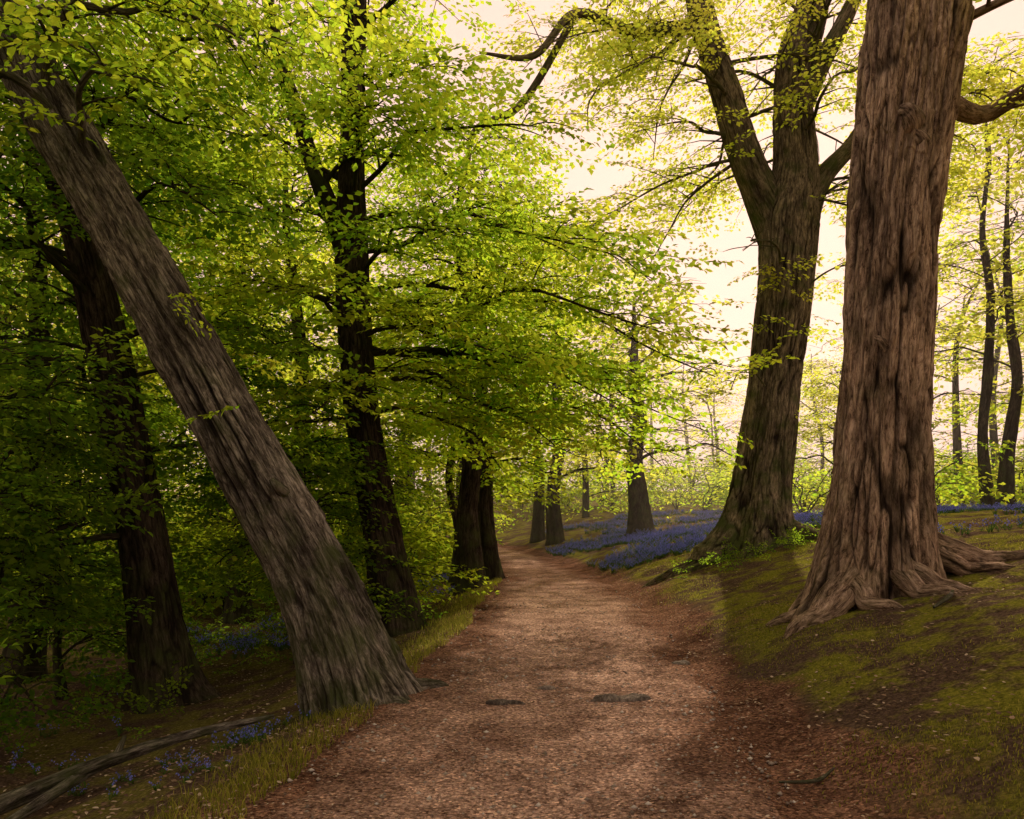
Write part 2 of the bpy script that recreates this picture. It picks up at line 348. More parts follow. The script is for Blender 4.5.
def make_bb(k):
    rs=np.random.default_rng(300+k);V=[];F=[];M=[]
    for s_ in range(3):
        bx,by=rs.normal(0,.07,2);az=rs.uniform(0,6.28);h=rs.uniform(.18,.32)
        pr=None
        for q in range(6):
            t=q/5;lean=.09*t**3
            p=np.array([bx+math.cos(az)*lean,by+math.sin(az)*lean,h*(t-.12*t**4)])
            b=len(V);V.extend([p+[.003,0,0],p-[.003,0,0],p+[0,.003,0]])
            if pr is not None:
                for a_,c_ in ((0,1),(1,2),(2,0)): F.append((pr+a_,pr+c_,b+c_,b+a_));M.append(1)
            pr=b
            if q>=3:
                for w_ in range(2):
                    an=az+rs.normal(0,.9);o=p+np.array([math.cos(an)*.018,math.sin(an)*.018,-.004]);r=.008;L=.024
                    d=np.array([math.cos(an)*.4,math.sin(an)*.4,-.85])*L
                    b=len(V)
                    for z in range(4):
                        tt=z*math.pi/2;V.append(o+np.array([math.cos(tt)*r*.5,math.sin(tt)*r*.5,0]))
                    for z in range(4):
                        tt=z*math.pi/2;V.append(o+d+np.array([math.cos(tt)*r*1.3,math.sin(tt)*r*1.3,0]))
                    for z in range(4): F.append((b+z,b+(z+1)%4,b+4+(z+1)%4,b+4+z));M.append(0)
        for z in range(5):
            an=rs.uniform(0,6.28);L=rs.uniform(.12,.22);dx=np.array([math.cos(an),math.sin(an),0]);n=np.array([-dx[1],dx[0],0])*.006;o=np.array([bx,by,0.])
            b=len(V);V.extend([o+n,o-n,o+dx*L*.4-n+[0,0,L*.6],o+dx*L*.4+n+[0,0,L*.6],o+dx*L*.9+n*.2+[0,0,L*.55],o+dx*L*.9-n*.2+[0,0,L*.55]])
            F.append((b,b+1,b+2,b+3));F.append((b+3,b+2,b+5,b+4));M.extend([1,1])
    me=bpy.data.meshes.new('bb%d'%k);me.from_pydata([tuple(v) for v in V],[],F);me.materials.append(BLUE);me.materials.append(STEM)
    me.polygons.foreach_set('material_index',M);me.update();ob=bpy.data.objects.new('bluebell_%d'%k,me);bbcol.objects.link(ob)
for k in range(4): make_bb(k)
def inst_group(name,col):
    ng=bpy.data.node_groups.new(name,'GeometryNodeTree')
    ng.interface.new_socket(name='Geometry',in_out='INPUT',socket_type='NodeSocketGeometry')
    ng.interface.new_socket(name='Geometry',in_out='OUTPUT',socket_type='NodeSocketGeometry')
    gi=ng.nodes.new('NodeGroupInput');go=ng.nodes.new('NodeGroupOutput')
    ci=ng.nodes.new('GeometryNodeCollectionInfo');ci.inputs['Collection'].default_value=col
    ci.inputs['Separate Children'].default_value=True;ci.inputs['Reset Children'].default_value=True
    ip=ng.nodes.new('GeometryNodeInstanceOnPoints');ip.inputs['Pick Instance'].default_value=True
    def na(n,t):
        a=ng.nodes.new('GeometryNodeInputNamedAttribute');a.data_type=t;a.inputs['Name'].default_value=n;return a.outputs[0]
    L=ng.links.new
    L(gi.outputs[0],ip.inputs['Points']);L(ci.outputs[0],ip.inputs['Instance'])
    L(na('rot','FLOAT_VECTOR'),ip.inputs['Rotation']);L(na('scl','FLOAT'),ip.inputs['Scale'])
    rv=ng.nodes.new('FunctionNodeRandomValue');rv.data_type='INT'
    rv.inputs[4].default_value=0;rv.inputs[5].default_value=len(col.objects)-1
    L(rv.outputs[2],ip.inputs['Instance Index'])
    L(ip.outputs[0],go.inputs[0]);return ng
NG_BB=inst_group('instance_bluebells',bbcol)
def scatter(name,pos,rot,scl,ng,parent=None):
    me=bpy.data.meshes.new(name);pos=np.asarray(pos,np.float32);me.vertices.add(len(pos));me.vertices.foreach_set('co',pos.ravel())
    a=me.attributes.new('rot','FLOAT_VECTOR','POINT');a.data.foreach_set('vector',np.asarray(rot,np.float32).ravel())
    a=me.attributes.new('scl','FLOAT','POINT');a.data.foreach_set('value',np.asarray(scl,np.float32).ravel())
    ob=link(me,name,parent);md=ob.modifiers.new('scatter','NODES');md.node_group=ng;return ob
# ------------------------------------------------------------------ tree building
class Tree:
    def __init__(s,name,bark,seed,ls=1.0,lod=1,leaf=None):
        s.name=name;s.bark=bark;s.rs=np.random.default_rng(seed);s.seed=seed;s.b=Buf();s.p=[];s.r=[];s.s=[];s.ls=ls;s.lod=lod;s.leaf=leaf
    def spray(s,p,yaw,pit=None,sc=1.):
        rs=s.rs;s.p.append(p);s.r.append((rs.normal(0,.3),(rs.normal(.12,.22) if pit is None else pit),yaw));s.s.append(sc*s.ls*rs.uniform(.75,1.25))
    def limb(s,a,e,r0,nside=10,slen=1.2,arch=.35,step=.28,t0=.18,na=7,dens=1.,wood=True):
        rs=s.rs;a=np.array(a,float);e=np.array(e,float);L=np.linalg.norm(e-a)
        n=6;P=[]
        w=rs.normal(0,.06*L,(n,3))*[1,1,.6]
        for k in range(n):
            t=k/(n-1);p=a*(1-t)+e*t+np.array([0,0,arch*4*t*(1-t)])
            if 0<k<n-1:p=p+w[k]*.7
            P.append(p)
        R=np.linspace(r0,max(.008,r0*.12),n)
        tube(s.b,P,R,na,n*3,seed=s.seed)
        C=crom(P,60);rC=np.interp(np.linspace(0,1,60),np.linspace(0,1,n),R)
        for k in range(nside):
            t=t0+(1-t0)*(k+rs.uniform(.2,.8))/nside
            i=min(58,int(t*59));o=C[i];side=1 if k%2 else -1
            T=C[i+1]-C[i];yaw=math.atan2(T[1],T[0])+side*rs.uniform(.55,1.15)
            l=slen*(1.15-.65*t)*rs.uniform(.6,1.2)
            q=np.array([math.cos(yaw),math.sin(yaw),rs.normal(-.03,.16)])*l
            mid=o+q*.5+np.array([0,0,.06*l])+rs.normal(0,.04*l,3)
            end=o+q+np.array([0,0,-.06*l])
            if wood: tube(s.b,[o,mid,end],[max(.007,min(rC[i]*.55,.03)),.009,.004],4,6 if s.lod<2 else 3)
            m=max(1,int(l/step*dens))
            for z in range(m+1):
                tt=(z+.5)/(m+1) if z<m else 1.
                pp=(o*(1-tt)**2+mid*2*tt*(1-tt)+end*tt*tt)
                sd=1 if z%2 else -1
                s.spray(pp,yaw+(sd*rs.uniform(.4,1.0) if z<m else rs.normal(0,.2)))
        T=C[-1]-C[-3];s.spray(C[-1],math.atan2(T[1],T[0]))
    def crown(s,C,zmin,n,lmin,lmax,rise=.1,r=.05,az=None,**k):
        rs=s.rs;C=np.asarray(C);ok=[i for i in range(len(C)) if C[i][2]>zmin]
        for q in range(n):
            i=ok[int((q+rs.uniform(0,1))/n*len(ok))%len(ok)];o=C[i]
            A=(q*2.4+rs.normal(0,.4)) if az is None else rs.uniform(az[0],az[1])
            hh=(o[2]-zmin)/(C[-1][2]-zmin+1e-6)
            l=rs.uniform(lmin,lmax)*(1-.35*hh)
            e=o+np.array([math.cos(A)*l,math.sin(A)*l,l*(rise+.35*hh+rs.normal(0,.1))])
            gz=Hs(e[0],e[1])+.4
            if e[2]<gz:e[2]=gz
            s.limb(o,e,r*rs.uniform(.7,1.2)*(l/lmax)**.5,**k)
    def finish(s):
        par=empty(s.name)
        link(s.b.mesh(s.name+'_wood',s.bark),'trunk_and_branches',par)
        if s.p: bake('foliage',s.p,s.r,s.s,s.lod,par,s.leaf)
        return par
def rootset(t,cx,cy,specs,seed):
    rs=np.random.default_rng(seed)
    for (az,L,r) in specs:
        P=[];R=[];n=7;a=az
        x,y=cx,cy
        for k in range(n):
            f=k/(n-1);rr=r*(1-f)**.8+.015
            z=Hs(x,y)+rr*.35+(.30*(1-f)**3 if k<3 else 0)
            if k==n-1:z=Hs(x,y)-.03
            P.append((x,y,z));R.append(rr)
            a+=rs.normal(0,.28);x+=math.cos(a)*L/(n-1);y+=math.sin(a)*L/(n-1)
        tube(t.b,P,R,32,90,lobe=.3,bark=.018,kb=20,seed=seed)
# T1 leaning tree on the left verge
t=Tree('leaning_tree',BARK_A,11,1.05,lod=0)
P=[(-1.22,6.95,-.45),(-1.33,7.0,-.08),(-1.66,7.0,.81),(-2.14,7.03,1.7),(-2.62,7.08,2.56),(-3.14,7.12,3.45),(-3.66,7.2,4.31),(-4.28,7.3,5.36),(-5.0,7.4,6.8),(-5.5,7.5,8.3),(-5.8,7.6,10.5)]
R=[.44,.42,.345,.30,.278,.262,.25,.24,.22,.18,.1]
tube(t.b,P,R,340,1050,lobe=.18,bark=.030,kb=20,seed=2,roots=[(0.1,.20,.4),(2.2,.12,.4),(3.6,.13,.35),(4.4,.10,.2),(5.0,.13,.18),(5.6,.16,.2)],rk=.35,bk=.045,pmin=.5)
rootset(t,-1.25,6.95,[(.1,.8,.13),(-1.5,.5,.12),(-2.6,.6,.10),(-.7,.6,.08)],21)
tube(t.b,[(-1.95,6.82,1.75),(-1.98,6.72,1.8),(-2.02,6.70,1.86)],[.06,.045,.02],14,12,bark=.01)
for (x,y,z,yw) in [(-1.95,6.72,2.2,-.4),(-2.3,6.75,2.8,.2),(-2.45,6.8,2.95,.5),(-2.9,6.8,3.3,-.2),(-2.75,6.8,3.4,-1.2),(-2.85,6.7,3.45,.9),(-2.2,6.7,2.5,-2.5)]:
    t.spray(np.array([x,y,z]),yw,sc=.6)
t.limb((-4.2,7.2,5.3),(-2.0,6.0,5.9),.05,10,1.1)
t.limb((-4.6,7.3,6.0),(-2.6,8.4,6.4),.05,12,1.3)
t.limb((-4.0,7.2,5.0),(-5.4,5.6,5.0),.05,10,1.1)
t.limb((-4.9,7.3,6.6),(-2.2,6.6,7.3),.05,12,1.3)
t.limb((-3.9,7.2,4.7),(-2.9,5.9,4.8),.04,8,.8)
C=crom(P,60)[40:];t.crown(C,6.5,8,1.5,3.0,.1)
t.finish()
# T2 massive tree on right bank
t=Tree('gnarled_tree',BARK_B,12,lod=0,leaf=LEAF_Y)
P=[(4.10,9,.15),(4.12,9,.65),(4.14,9,1.5),(4.17,9,2.84),(4.25,9,4.0),(4.33,9,5.1),(4.46,9,6.2),(4.58,9.05,7.34),(4.87,9.1,9.6),(5.1,9.2,13)]
R=[.66,.61,.55,.475,.455,.45,.475,.51,.44,.3]
tube(t.b,P,R,440,1150,lobe=.22,bark=.042,kb=15,seed=12,roots=[(3.5,.42,.22),(4.25,.32,.18),(4.75,.22,.13),(2.7,.30,.3),(5.25,.32,.18),(5.75,.24,.15),(0.1,.42,.35),(1.3,.3,.4)],rk=.55,bk=.06,lump=.6,pmin=.6)
rootset(t,3.75,8.75,[(3.75,1.3,.18),(4.4,.9,.15),(3.1,1.0,.15),(4.05,1.1,.10)],31)
rootset(t,4.55,8.85,[(-.05,1.3,.18),(-.9,.9,.13),(.35,1.2,.14)],33)
rootset(t,4.15,8.6,[(4.9,.8,.13),(5.4,.8,.12)],35)
for (x,y,z,r) in [(4.3,8.60,5.75,.12),(4.42,8.62,5.5,.09),(4.05,8.66,3.3,.06)]:
    tube(t.b,[(x,y+.2,z-.1),(x+.02,y+.02,z),(x-.06,y-.02,z+.12),(x-.12,y+.07,z+.2)],[r,r*.95,r*.7,r*.2],40,40,lobe=.5,bark=.014,kb=20,seed=4)
t.limb((4.8,9.1,6.3),(8.6,10.5,6.6),.13,12,1.4,arch=.2)
t.limb((4.9,9.1,8.2),(7.4,7.6,9.0),.12,10,1.3)
t.limb((4.7,9.1,8.0),(2.4,9.6,9.4),.10,8,1.3,dens=.7)
t.limb((4.7,9.0,6.9),(6.6,8.0,6.8),.06,8,1.0)
t.finish()
# T3 forked oak
t=Tree('oak_tree',BARK_C,13,1.05,leaf=LEAF_Y)
P=[(4.85,16,.5),(4.9,16,1.0),(4.98,16,2.0),(5.12,16,3.2),(5.3,16,4.8),(5.46,16,6.2),(5.5,16,7.3),(5.62,16,8.4),(5.6,16,9.6),(5.7,16,10.7),(6.05,16,11.9),(6.4,16.2,15)]
R=[.84,.70,.56,.51,.50,.52,.56,.44,.38,.36,.30,.15]
tube(t.b,P,R,280,700,lobe=.14,bark=.026,kb=18,seed=9,roots=[(3.4,.55,.35),(4.4,.3,.4),(5.4,.3,.35),(.2,.35,.35),(2.4,.35,.4)],rk=.6,bk=.10,pmin=.7)
rootset(t,4.3,15.8,[(3.5,1.8,.20),(4.2,1.4,.16)],41);rootset(t,5.3,15.6,[(-.6,1.2,.2)],42)
LL=[(5.45,16,6.7),(5.1,16,7.6),(4.62,15.9,8.7),(4.25,15.8,9.8),(3.9,15.8,10.9),(3.6,15.7,12.0),(3.2,15.5,14)]
tube(t.b,LL,[.38,.36,.31,.28,.26,.23,.12],90,260,lobe=.15,bark=.018,kb=16,seed=3)
L2=[(5.8,16,7.2),(6.2,16.1,8.2),(6.8,16.2,8.9),(7.4,16.3,9.6),(8.2,16.5,10.0),(9.5,16.7,10.8)]
tube(t.b,L2,[.26,.20,.16,.14,.11,.05],50,140,lobe=.2,bark=.015,kb=16,seed=3)
L3=[(5.6,16,9.3),(6.1,15.8,10.4),(6.6,15.6,11.4),(7.2,15.4,13)]
tube(t.b,L3,[.24,.20,.15,.08],50,110,lobe=.15,bark=.015,kb=16,seed=5)
tube(t.b,[(4.0,15.8,10.9),(3.3,15.6,11.0),(2.4,15.3,10.7),(1.2,15.0,10.9),(.4,14.8,10.0),(-.6,14.7,10.0)],[.14,.12,.10,.08,.06,.02],16,60,lobe=.3)
tube(t.b,[(1.2,15.0,10.9),(.2,14.9,9.2),(-.7,14.8,8.6),(-.9,14.8,7.6),(-1.6,14.7,7.0)],[.06,.07,.06,.04,.02],16,60,lobe=.3)
for q in range(7):
    a=crom(LL,30)[random.randint(7,29)];A=random.uniform(0,6.28);l=random.uniform(2,4.2)
    t.limb(a,a+np.array([math.cos(A)*l,math.sin(A)*l,random.uniform(-.8,1.2)]),.05,10,1.4,dens=.6)
for q in range(9):
    a=crom(L2,30)[random.randint(7,29)];A=random.uniform(-1.5,1.5);l=random.uniform(1.5,3.0)
    t.limb(a,a+np.array([math.cos(A)*l,math.sin(A)*l,random.uniform(-.6,.8)]),.045,9,1.2,dens=.8)
for (ex,ey,ez) in [(2.6,14.6,9.4),(1.4,14.8,8.6),(.4,14.2,9.8),(2.0,15.5,10.2),(2.7,15.3,8.3),(1.6,16.2,7.2),(2.8,16.8,6.6)]:
    t.limb((3.6,15.6,10.9) if ez>8 else (4.6,15.9,8.6),(ex,ey,ez),.04,12,1.35,dens=.8)
for (ex,ey,ez) in [(7.6,15.2,7.4),(7.0,15.0,6.6),(8.6,16.5,8.4)]:
    t.limb((6.0,16,7.7),(ex,ey,ez),.035,10,1.2,dens=.8)
C=crom(P,60)[34:];t.crown(C,8.0,13,2,4.0,.0,dens=.65)
CP=crom(P,60)
for q in range(50):
    z=random.uniform(2.6,8);i=min(range(60),key=lambda k:abs(CP[k][2]-z));A=random.uniform(2.6,6.8);c0=CP[i]
    p=c0+np.array([math.cos(A)*.5,math.sin(A)*.5,0]);t.spray(p,A,sc=1.0)
t.limb((5.2,15.5,6.4),(4.1,14.2,6.2),.03,7,.7);t.limb((4.9,15.5,4.0),(4.0,14.6,3.8),.02,5,.5);t.limb((5.8,15.5,6.0),(6.8,14.8,5.7),.02,6,.6)
t.finish()
# T4 twin-stemmed dark tree
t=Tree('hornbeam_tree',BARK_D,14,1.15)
P=[(-1.62,12,-.8),(-1.7,12,-.3),(-1.9,12,1.0),(-2.16,12,2.5),(-2.33,12,4.0),(-2.4,12,5.5),(-2.4,12,7.0),(-2.35,12,9.25),(-2.2,12,12)]
R=[.42,.37,.29,.25,.225,.23,.18,.15,.06]
tube(t.b,P,R,150,480,lobe=.24,bark=.018,kb=20,seed=14,roots=[(.3,.2,.4),(3.,.2,.4),(4.6,.2,.4)],rk=.4)
LB=[(-2.4,12,5.1),(-2.6,12,5.8),(-2.9,12,6.55),(-3.2,12,7.45),(-3.48,12,8.35),(-3.66,12,9.25),(-4,12,11)]
tube(t.b,LB,[.15,.15,.13,.115,.10,.09,.04],40,120,lobe=.2,bark=.012,kb=20,seed=3)
C=crom(P,80)
for (z,ex,ey,ez) in [(3.4,.6,11.2,2.5),(3.9,1.8,12.2,3.1),(4.4,2.2,11.0,4.0),(4.9,3.2,12.6,3.7),(5.4,1.4,10.4,4.9),(5.9,2.2,12.6,5.2),(4.1,.2,10.2,3.5),(3.0,-.2,13.4,2.3),(4.6,1.0,13.8,3.3),(3.5,1.5,13.2,2.4),(3.9,2.4,12.8,2.3),(4.3,3.3,13.4,2.9)]:
    i=int(np.argmin(abs(C[:,2]-z)));t.limb(C[i],(ex,ey,ez),.045,16,1.35,arch=.45,t0=.22,dens=.95)
for (z,ex,ey,ez) in [(2.8,-4.2,11,2.2),(3.6,-4.6,10.6,3.4),(4.6,-4.6,11.6,4.6),(3.2,-2.6,9.9,2.7),(4.2,-3.0,9.6,4.2),(5.2,-3.6,10.0,5.6),(6.4,-5,11.6,6.8),(7,-1,10.4,7.4),(2.3,-3.6,12.8,1.6),(5.0,-1.0,9.9,4.9),(6,-1.8,9.9,6.6)]:
    i=int(np.argmin(abs(C[:,2]-z)));t.limb(C[i],(ex,ey,ez),.04,12,1.2)
t.crown(C,6.2,10,1.8,3.4,.05,dens=.8)
t.crown(crom(LB,30),6.2,6,1.5,2.6,.05)
t.finish()
# T5 back-left
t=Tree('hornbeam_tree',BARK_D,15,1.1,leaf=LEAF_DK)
P=[(-4.25,10,-1.1),(-4.34,10,-.7),(-4.5,10,.47),(-4.8,10,2.35),(-5.1,10,3.85),(-5.4,10,5.1),(-5.8,10,6.35),(-6.3,10,7.7),(-6.8,10,10)]
tube(t.b,P,[.48,.40,.30,.26,.24,.22,.2,.17,.06],130,400,lobe=.2,bark=.018,kb=20,seed=15,roots=[(.2,.25,.4),(3.2,.22,.4),(4.8,.2,.4)],rk=.4)
C=crom(P,80);t.crown(C,2.0,26,1.6,3.2,-.02,nside=10,slen=1.1)
for (z,ex,ey,ez) in [(5,-3.0,8.2,4.6),(5.8,-3.4,8.6,5.9),(6.2,-3.0,9.0,7.0),(4.4,-6.4,7.6,4.0),(6.6,-6.0,7.4,6.4),(3.4,-6.2,8.0,2.4),(2.6,-5.6,8.0,1.2),(1.6,-5.4,7.6,.3),(1.2,-6.2,8.4,.2)]:
    i=int(np.argmin(abs(C[:,2]-z)));t.limb(C[i],(ex,ey,ez),.05,12,1.2)
t.finish()
# generic woodland trees
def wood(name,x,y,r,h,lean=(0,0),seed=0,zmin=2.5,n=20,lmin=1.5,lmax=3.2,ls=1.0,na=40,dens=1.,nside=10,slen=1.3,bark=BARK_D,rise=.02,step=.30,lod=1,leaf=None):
    t=Tree(name,bark,seed,ls,lod,leaf);g=Hs(x,y);rs=t.rs
    P=[(x,y,g-.4),(x,y,g)];m=6
    for k in range(1,m+1):
        f=k/m;P.append((x+lean[0]*f*h+rs.normal(0,.09)*(k<m),y+lean[1]*f*h+rs.normal(0,.09),g+h*f))
    R=[r*1.5,r*1.35]+[max(.03,r*(1-.85*(k/m)**1.3)) for k in range(1,m+1)]
    tube(t.b,P,R,na,90,lobe=.2,bark=.02 if r>.15 else 0,kb=12,seed=seed,roots=[(a,r*.5,.45) for a in (.3,2.,3.6,5.)],rk=.3)
    t.crown(crom(P,60),g+zmin,n,lmin,lmax,rise,r=max(.03,r*.18),nside=nside,slen=slen,dens=dens,step=step)
    t.finish()
wood('hornbeam_tree',-.85,17,.25,9,(-.03,0),61,2.4,19,1.6,2.7,1.2,step=.36,rise=-.05,slen=1.05)
wood('hornbeam_tree',-.48,18.6,.20,9,(-.03,0),62,2.6,17,1.6,2.7,1.2,step=.36,rise=-.05,slen=1.05)
wood('hornbeam_tree',-1.4,19.6,.12,8,(.0,0),63,2.2,12,1.5,2.6,1.2,step=.38)
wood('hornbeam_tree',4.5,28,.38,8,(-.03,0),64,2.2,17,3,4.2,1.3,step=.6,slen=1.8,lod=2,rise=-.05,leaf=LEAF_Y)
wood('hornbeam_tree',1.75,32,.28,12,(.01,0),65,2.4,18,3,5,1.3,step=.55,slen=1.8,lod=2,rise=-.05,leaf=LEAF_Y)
wood('hornbeam_tree',1.1,34,.24,12,(.0,0),66,2.4,16,3,5,1.3,step=.55,slen=1.8,lod=2,rise=-.05)
wood('hornbeam_tree',-1.9,30,.2,11,(.0,0),67,2.2,14,2,4,1.2,step=.5,lod=2,slen=1.6)
wood('hornbeam_tree',-4.2,16,.2,10,(-.03,0),67,1.2,24,2,3.6,1.15,step=.36)
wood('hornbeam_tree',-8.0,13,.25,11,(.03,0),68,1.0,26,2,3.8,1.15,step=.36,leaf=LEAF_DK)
wood('hornbeam_tree',-6.5,19,.25,12,(.0,0),69,1.0,26,2,4.0,1.2,step=.4)
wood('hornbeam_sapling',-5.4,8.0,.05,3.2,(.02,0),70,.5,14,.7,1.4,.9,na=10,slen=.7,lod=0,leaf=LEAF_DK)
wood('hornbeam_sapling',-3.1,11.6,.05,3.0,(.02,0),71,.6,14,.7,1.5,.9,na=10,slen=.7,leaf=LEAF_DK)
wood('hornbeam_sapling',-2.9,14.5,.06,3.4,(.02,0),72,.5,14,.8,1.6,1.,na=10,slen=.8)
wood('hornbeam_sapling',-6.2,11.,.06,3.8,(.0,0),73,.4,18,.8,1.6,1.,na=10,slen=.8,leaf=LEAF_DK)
wood('hornbeam_sapling',10.2,25,.06,4.2,(.0,0),75,1.2,12,1.0,1.8,1.1,dens=.8,leaf=LEAF_Y,slen=.8)
wood('hornbeam_tree',14.6,24.5,.17,13,(-.02,0),76,3.5,13,2,3.6,1.2,step=.6,lod=2,slen=1.6,leaf=LEAF_Y)
wood('hornbeam_tree',15.7,25.5,.20,12,(.02,0),77,3.5,13,2,3.6,1.2,step=.6,lod=2,slen=1.6,leaf=LEAF_Y)
wood('hornbeam_tree',14.2,28,.14,12,(.01,0),79,3.5,10,2,3.4,1.2,step=.6,lod=2,slen=1.5,leaf=LEAF_Y)
wood('hornbeam_tree',18.6,28,.2,14,(.0,0),78,2,15,2,4,1.2,step=.55,lod=2,slen=1.8)
for (x,y,r,h,zm,sd_) in [(8.0,4.0,.4,14,5.5,101),(-9.8,3.2,.35,13,4.0,102),(-5,-3,.4,14,5,103),(4.5,-3.5,.4,14,5.5,104),(0,-8,.4,14,5,105),(-11,-3,.35,13,4,106),(10,-2,.35,13,4.5,107)]:
    wood('hornbeam_tree',x,y,r,h,(0,0),sd_,zm,20,2.5,4.6,1.4,na=30,step=.6,lod=2,slen=2.0,nside=8)
# distant woodland : one object
t=Tree('distant_woodland',BARK_D,90,1.45,2,leaf=LEAF_Y);rs=t.rs
k=0
while k<106:
    if k<16: y=rs.uniform(22,30);x=rs.uniform(-.72*y,-5)
    else: y=rs.uniform(30,85);x=rs.uniform(-.75*y-4,.75*y+6)
    if abs(x-pc(y))<(2.2 if y<50 else .8): continue
    if y<40 and -1<x<.52*y+1: continue
    ang=x/y
    if ang>.1 and rs.uniform()<.25: continue
    k+=1
    cen=-.1<ang<.5
    r=rs.uniform(.14,.34)*(.65 if cen else 1);g=Hs(x,y)
    h=rs.uniform(9,16) if ang<.1 else rs.uniform(8,15)
    P=[(x,y,g-.3),(x,y,g+.1),(x+rs.normal(0,.3),y,g+h*.4),(x+rs.normal(0,.6),y,g+h*.75),(x+rs.normal(0,.8),y,g+h)]
    tube(t.b,P,[r*1.4,r*1.2,r*.85,r*.5,.03],12,20,lobe=.15,seed=k)
    t.crown(crom(P,40),g+.9,14 if ang<.1 else 11,2.2,4.8,.02,r=.05,nside=6,slen=2.2,step=.8,na=4)
t.finish()
t=Tree('understorey_shrubs',BARK_D,92,1.35,2);rs=t.rs
q=0
while q<120:
    if q<50: y=rs.uniform(44,64);x=(q-25)/25*.72*y+rs.normal(0,1.5)
    elif q<85: y=rs.uniform(20,34);x=rs.uniform(-.7*y,-3)
    else: y=rs.uniform(24,46);x=rs.uniform(-.7*y,.72*y)
    if (abs(x-pc(y))<2.2 and y<42) or (0<x<9 and y<38): q+=(q>=85);continue
    q+=1
    g=Hs(x,y);hh=1.5 if y>44 else 1.
    for a in range(6):
        A=rs.uniform(0,6.28);l=rs.uniform(.8,2)*hh
        t.limb((x,y,g),(x+math.cos(A)*l,y+math.sin(A)*l,g+rs.uniform(1.,2.8)*hh),.03,6,1.3*hh,step=.5,na=4)
t.finish()
# ------------------------------------------------------------------ fallen branch
b=Buf()
def gp(x,y,o):return (x,y,Hs(x,y)+o)
tube(b,[gp(-4.1,5.5,.06),gp(-3.6,5.8,.15),gp(-3.1,6.0,.20),gp(-2.6,6.25,.19),gp(-1.95,6.55,.13)],[.06,.065,.058,.045,.022],36,140,lobe=.3,bark=.011,kb=24,seed=5)
tube(b,[gp(-3.15,6.0,.18),gp(-3.4,5.6,.08),gp(-3.6,5.2,.03)],[.04,.035,.015],20,60,lobe=.3,bark=.008,kb=24,seed=6)
tube(b,[gp(-3.0,6.05,.20),(-2.95,6.1,Hs(-3,6)+.36)],[.035,.014],10,8)
link(b.mesh('fallen_branch',BARK_A),'fallen_branch')
b=Buf();tube(b,[gp(3.9,7.4,.03),gp(4.15,7.6,.05),gp(4.35,7.9,.04)],[.012,.022,.014],10,20,lobe=.3);link(b.mesh('fallen_stick',BARK_A),'fallen_stick')
b=Buf();tube(b,[gp(1.55,4.65,.02),gp(1.75,4.6,.03),gp(1.9,4.72,.02)],[.007,.012,.007],10,20,lobe=.3);link(b.mesh('fallen_stick',BARK_A),'fallen_stick')
# ------------------------------------------------------------------ grass, litter, gravel
def blades(N,xs,ys,hs,lean=.5,wd=.004):
    rs=RNG;z=H(xs,ys);az=rs.uniform(0,6.283,N);ln=hs*rs.uniform(.2,1.,N)*lean
    dx=np.cos(az);dy=np.sin(az);W=wd*rs.uniform(.7,1.4,N)
    ba=rs.uniform(0,6.283,N);wx=np.cos(ba)*W;wy=np.sin(ba)*W
    v=np.zeros((N,5,3))
    v[:,0]=np.stack([xs-wx,ys-wy,z-.01],-1);v[:,1]=np.stack([xs+wx,ys+wy,z-.01],-1)
    mx=xs+dx*ln*.35;my=ys+dy*ln*.35;mz=z+hs*.6
    v[:,2]=np.stack([mx+wx*.8,my+wy*.8,mz],-1);v[:,3]=np.stack([mx-wx*.8,my-wy*.8,mz],-1)
    v[:,4]=np.stack([xs+dx*ln,ys+dy*ln,z+hs],-1)
    b=(np.arange(N)*5)[:,None]
    F=np.concatenate([b+[0,1,2],b+[0,2,3],b+[3,2,4]]);return v.reshape(-1,3),F
def samp(N,x0,x1,y0,y1,fn):
    xs=RNG.uniform(x0,x1,N);ys=y0+(y1-y0)*RNG.uniform(0,1,N)**1.5;p=fn(xs,ys);k=RNG.uniform(0,1,N)<p;return xs[k],ys[k]
def pl(x,y):
    e=(pc(y)-ph(y))-x+.12*fbm(x*2,y*2,0,61,2);n=fbm(x*1.5,y*1.5,0,62,3)
    return np.where(e>-.02,np.exp(-(np.maximum(e-.28,0)/.30)**2),0)*(.6+.7*n)
def prr(x,y):
    d=x-(pc(y)+ph(y));n=fbm(x*.7,y*.7,0,63,4);return np.clip(sstep(.05,.9,d)*(n*3.2+.0),0,1)
Vs=[];Fs=[];n0=0
for (N,bx,fn,h0,h1,wd) in [(180000,(-3.5,1,2.5,20),pl,.03,.09,.003),(220000,(1,9,2.8,22),prr,.008,.028,.0028)]:
    x,y=samp(N,bx[0],bx[1],bx[2],bx[3],fn);v,f=blades(len(x),x,y,RNG.uniform(h0,h1,len(x)),.9,wd)
    Vs.append(v);Fs.append(f+n0);n0+=len(v)
link(mkmesh('grass',np.concatenate(Vs),np.concatenate(Fs),GRASS),'grass')
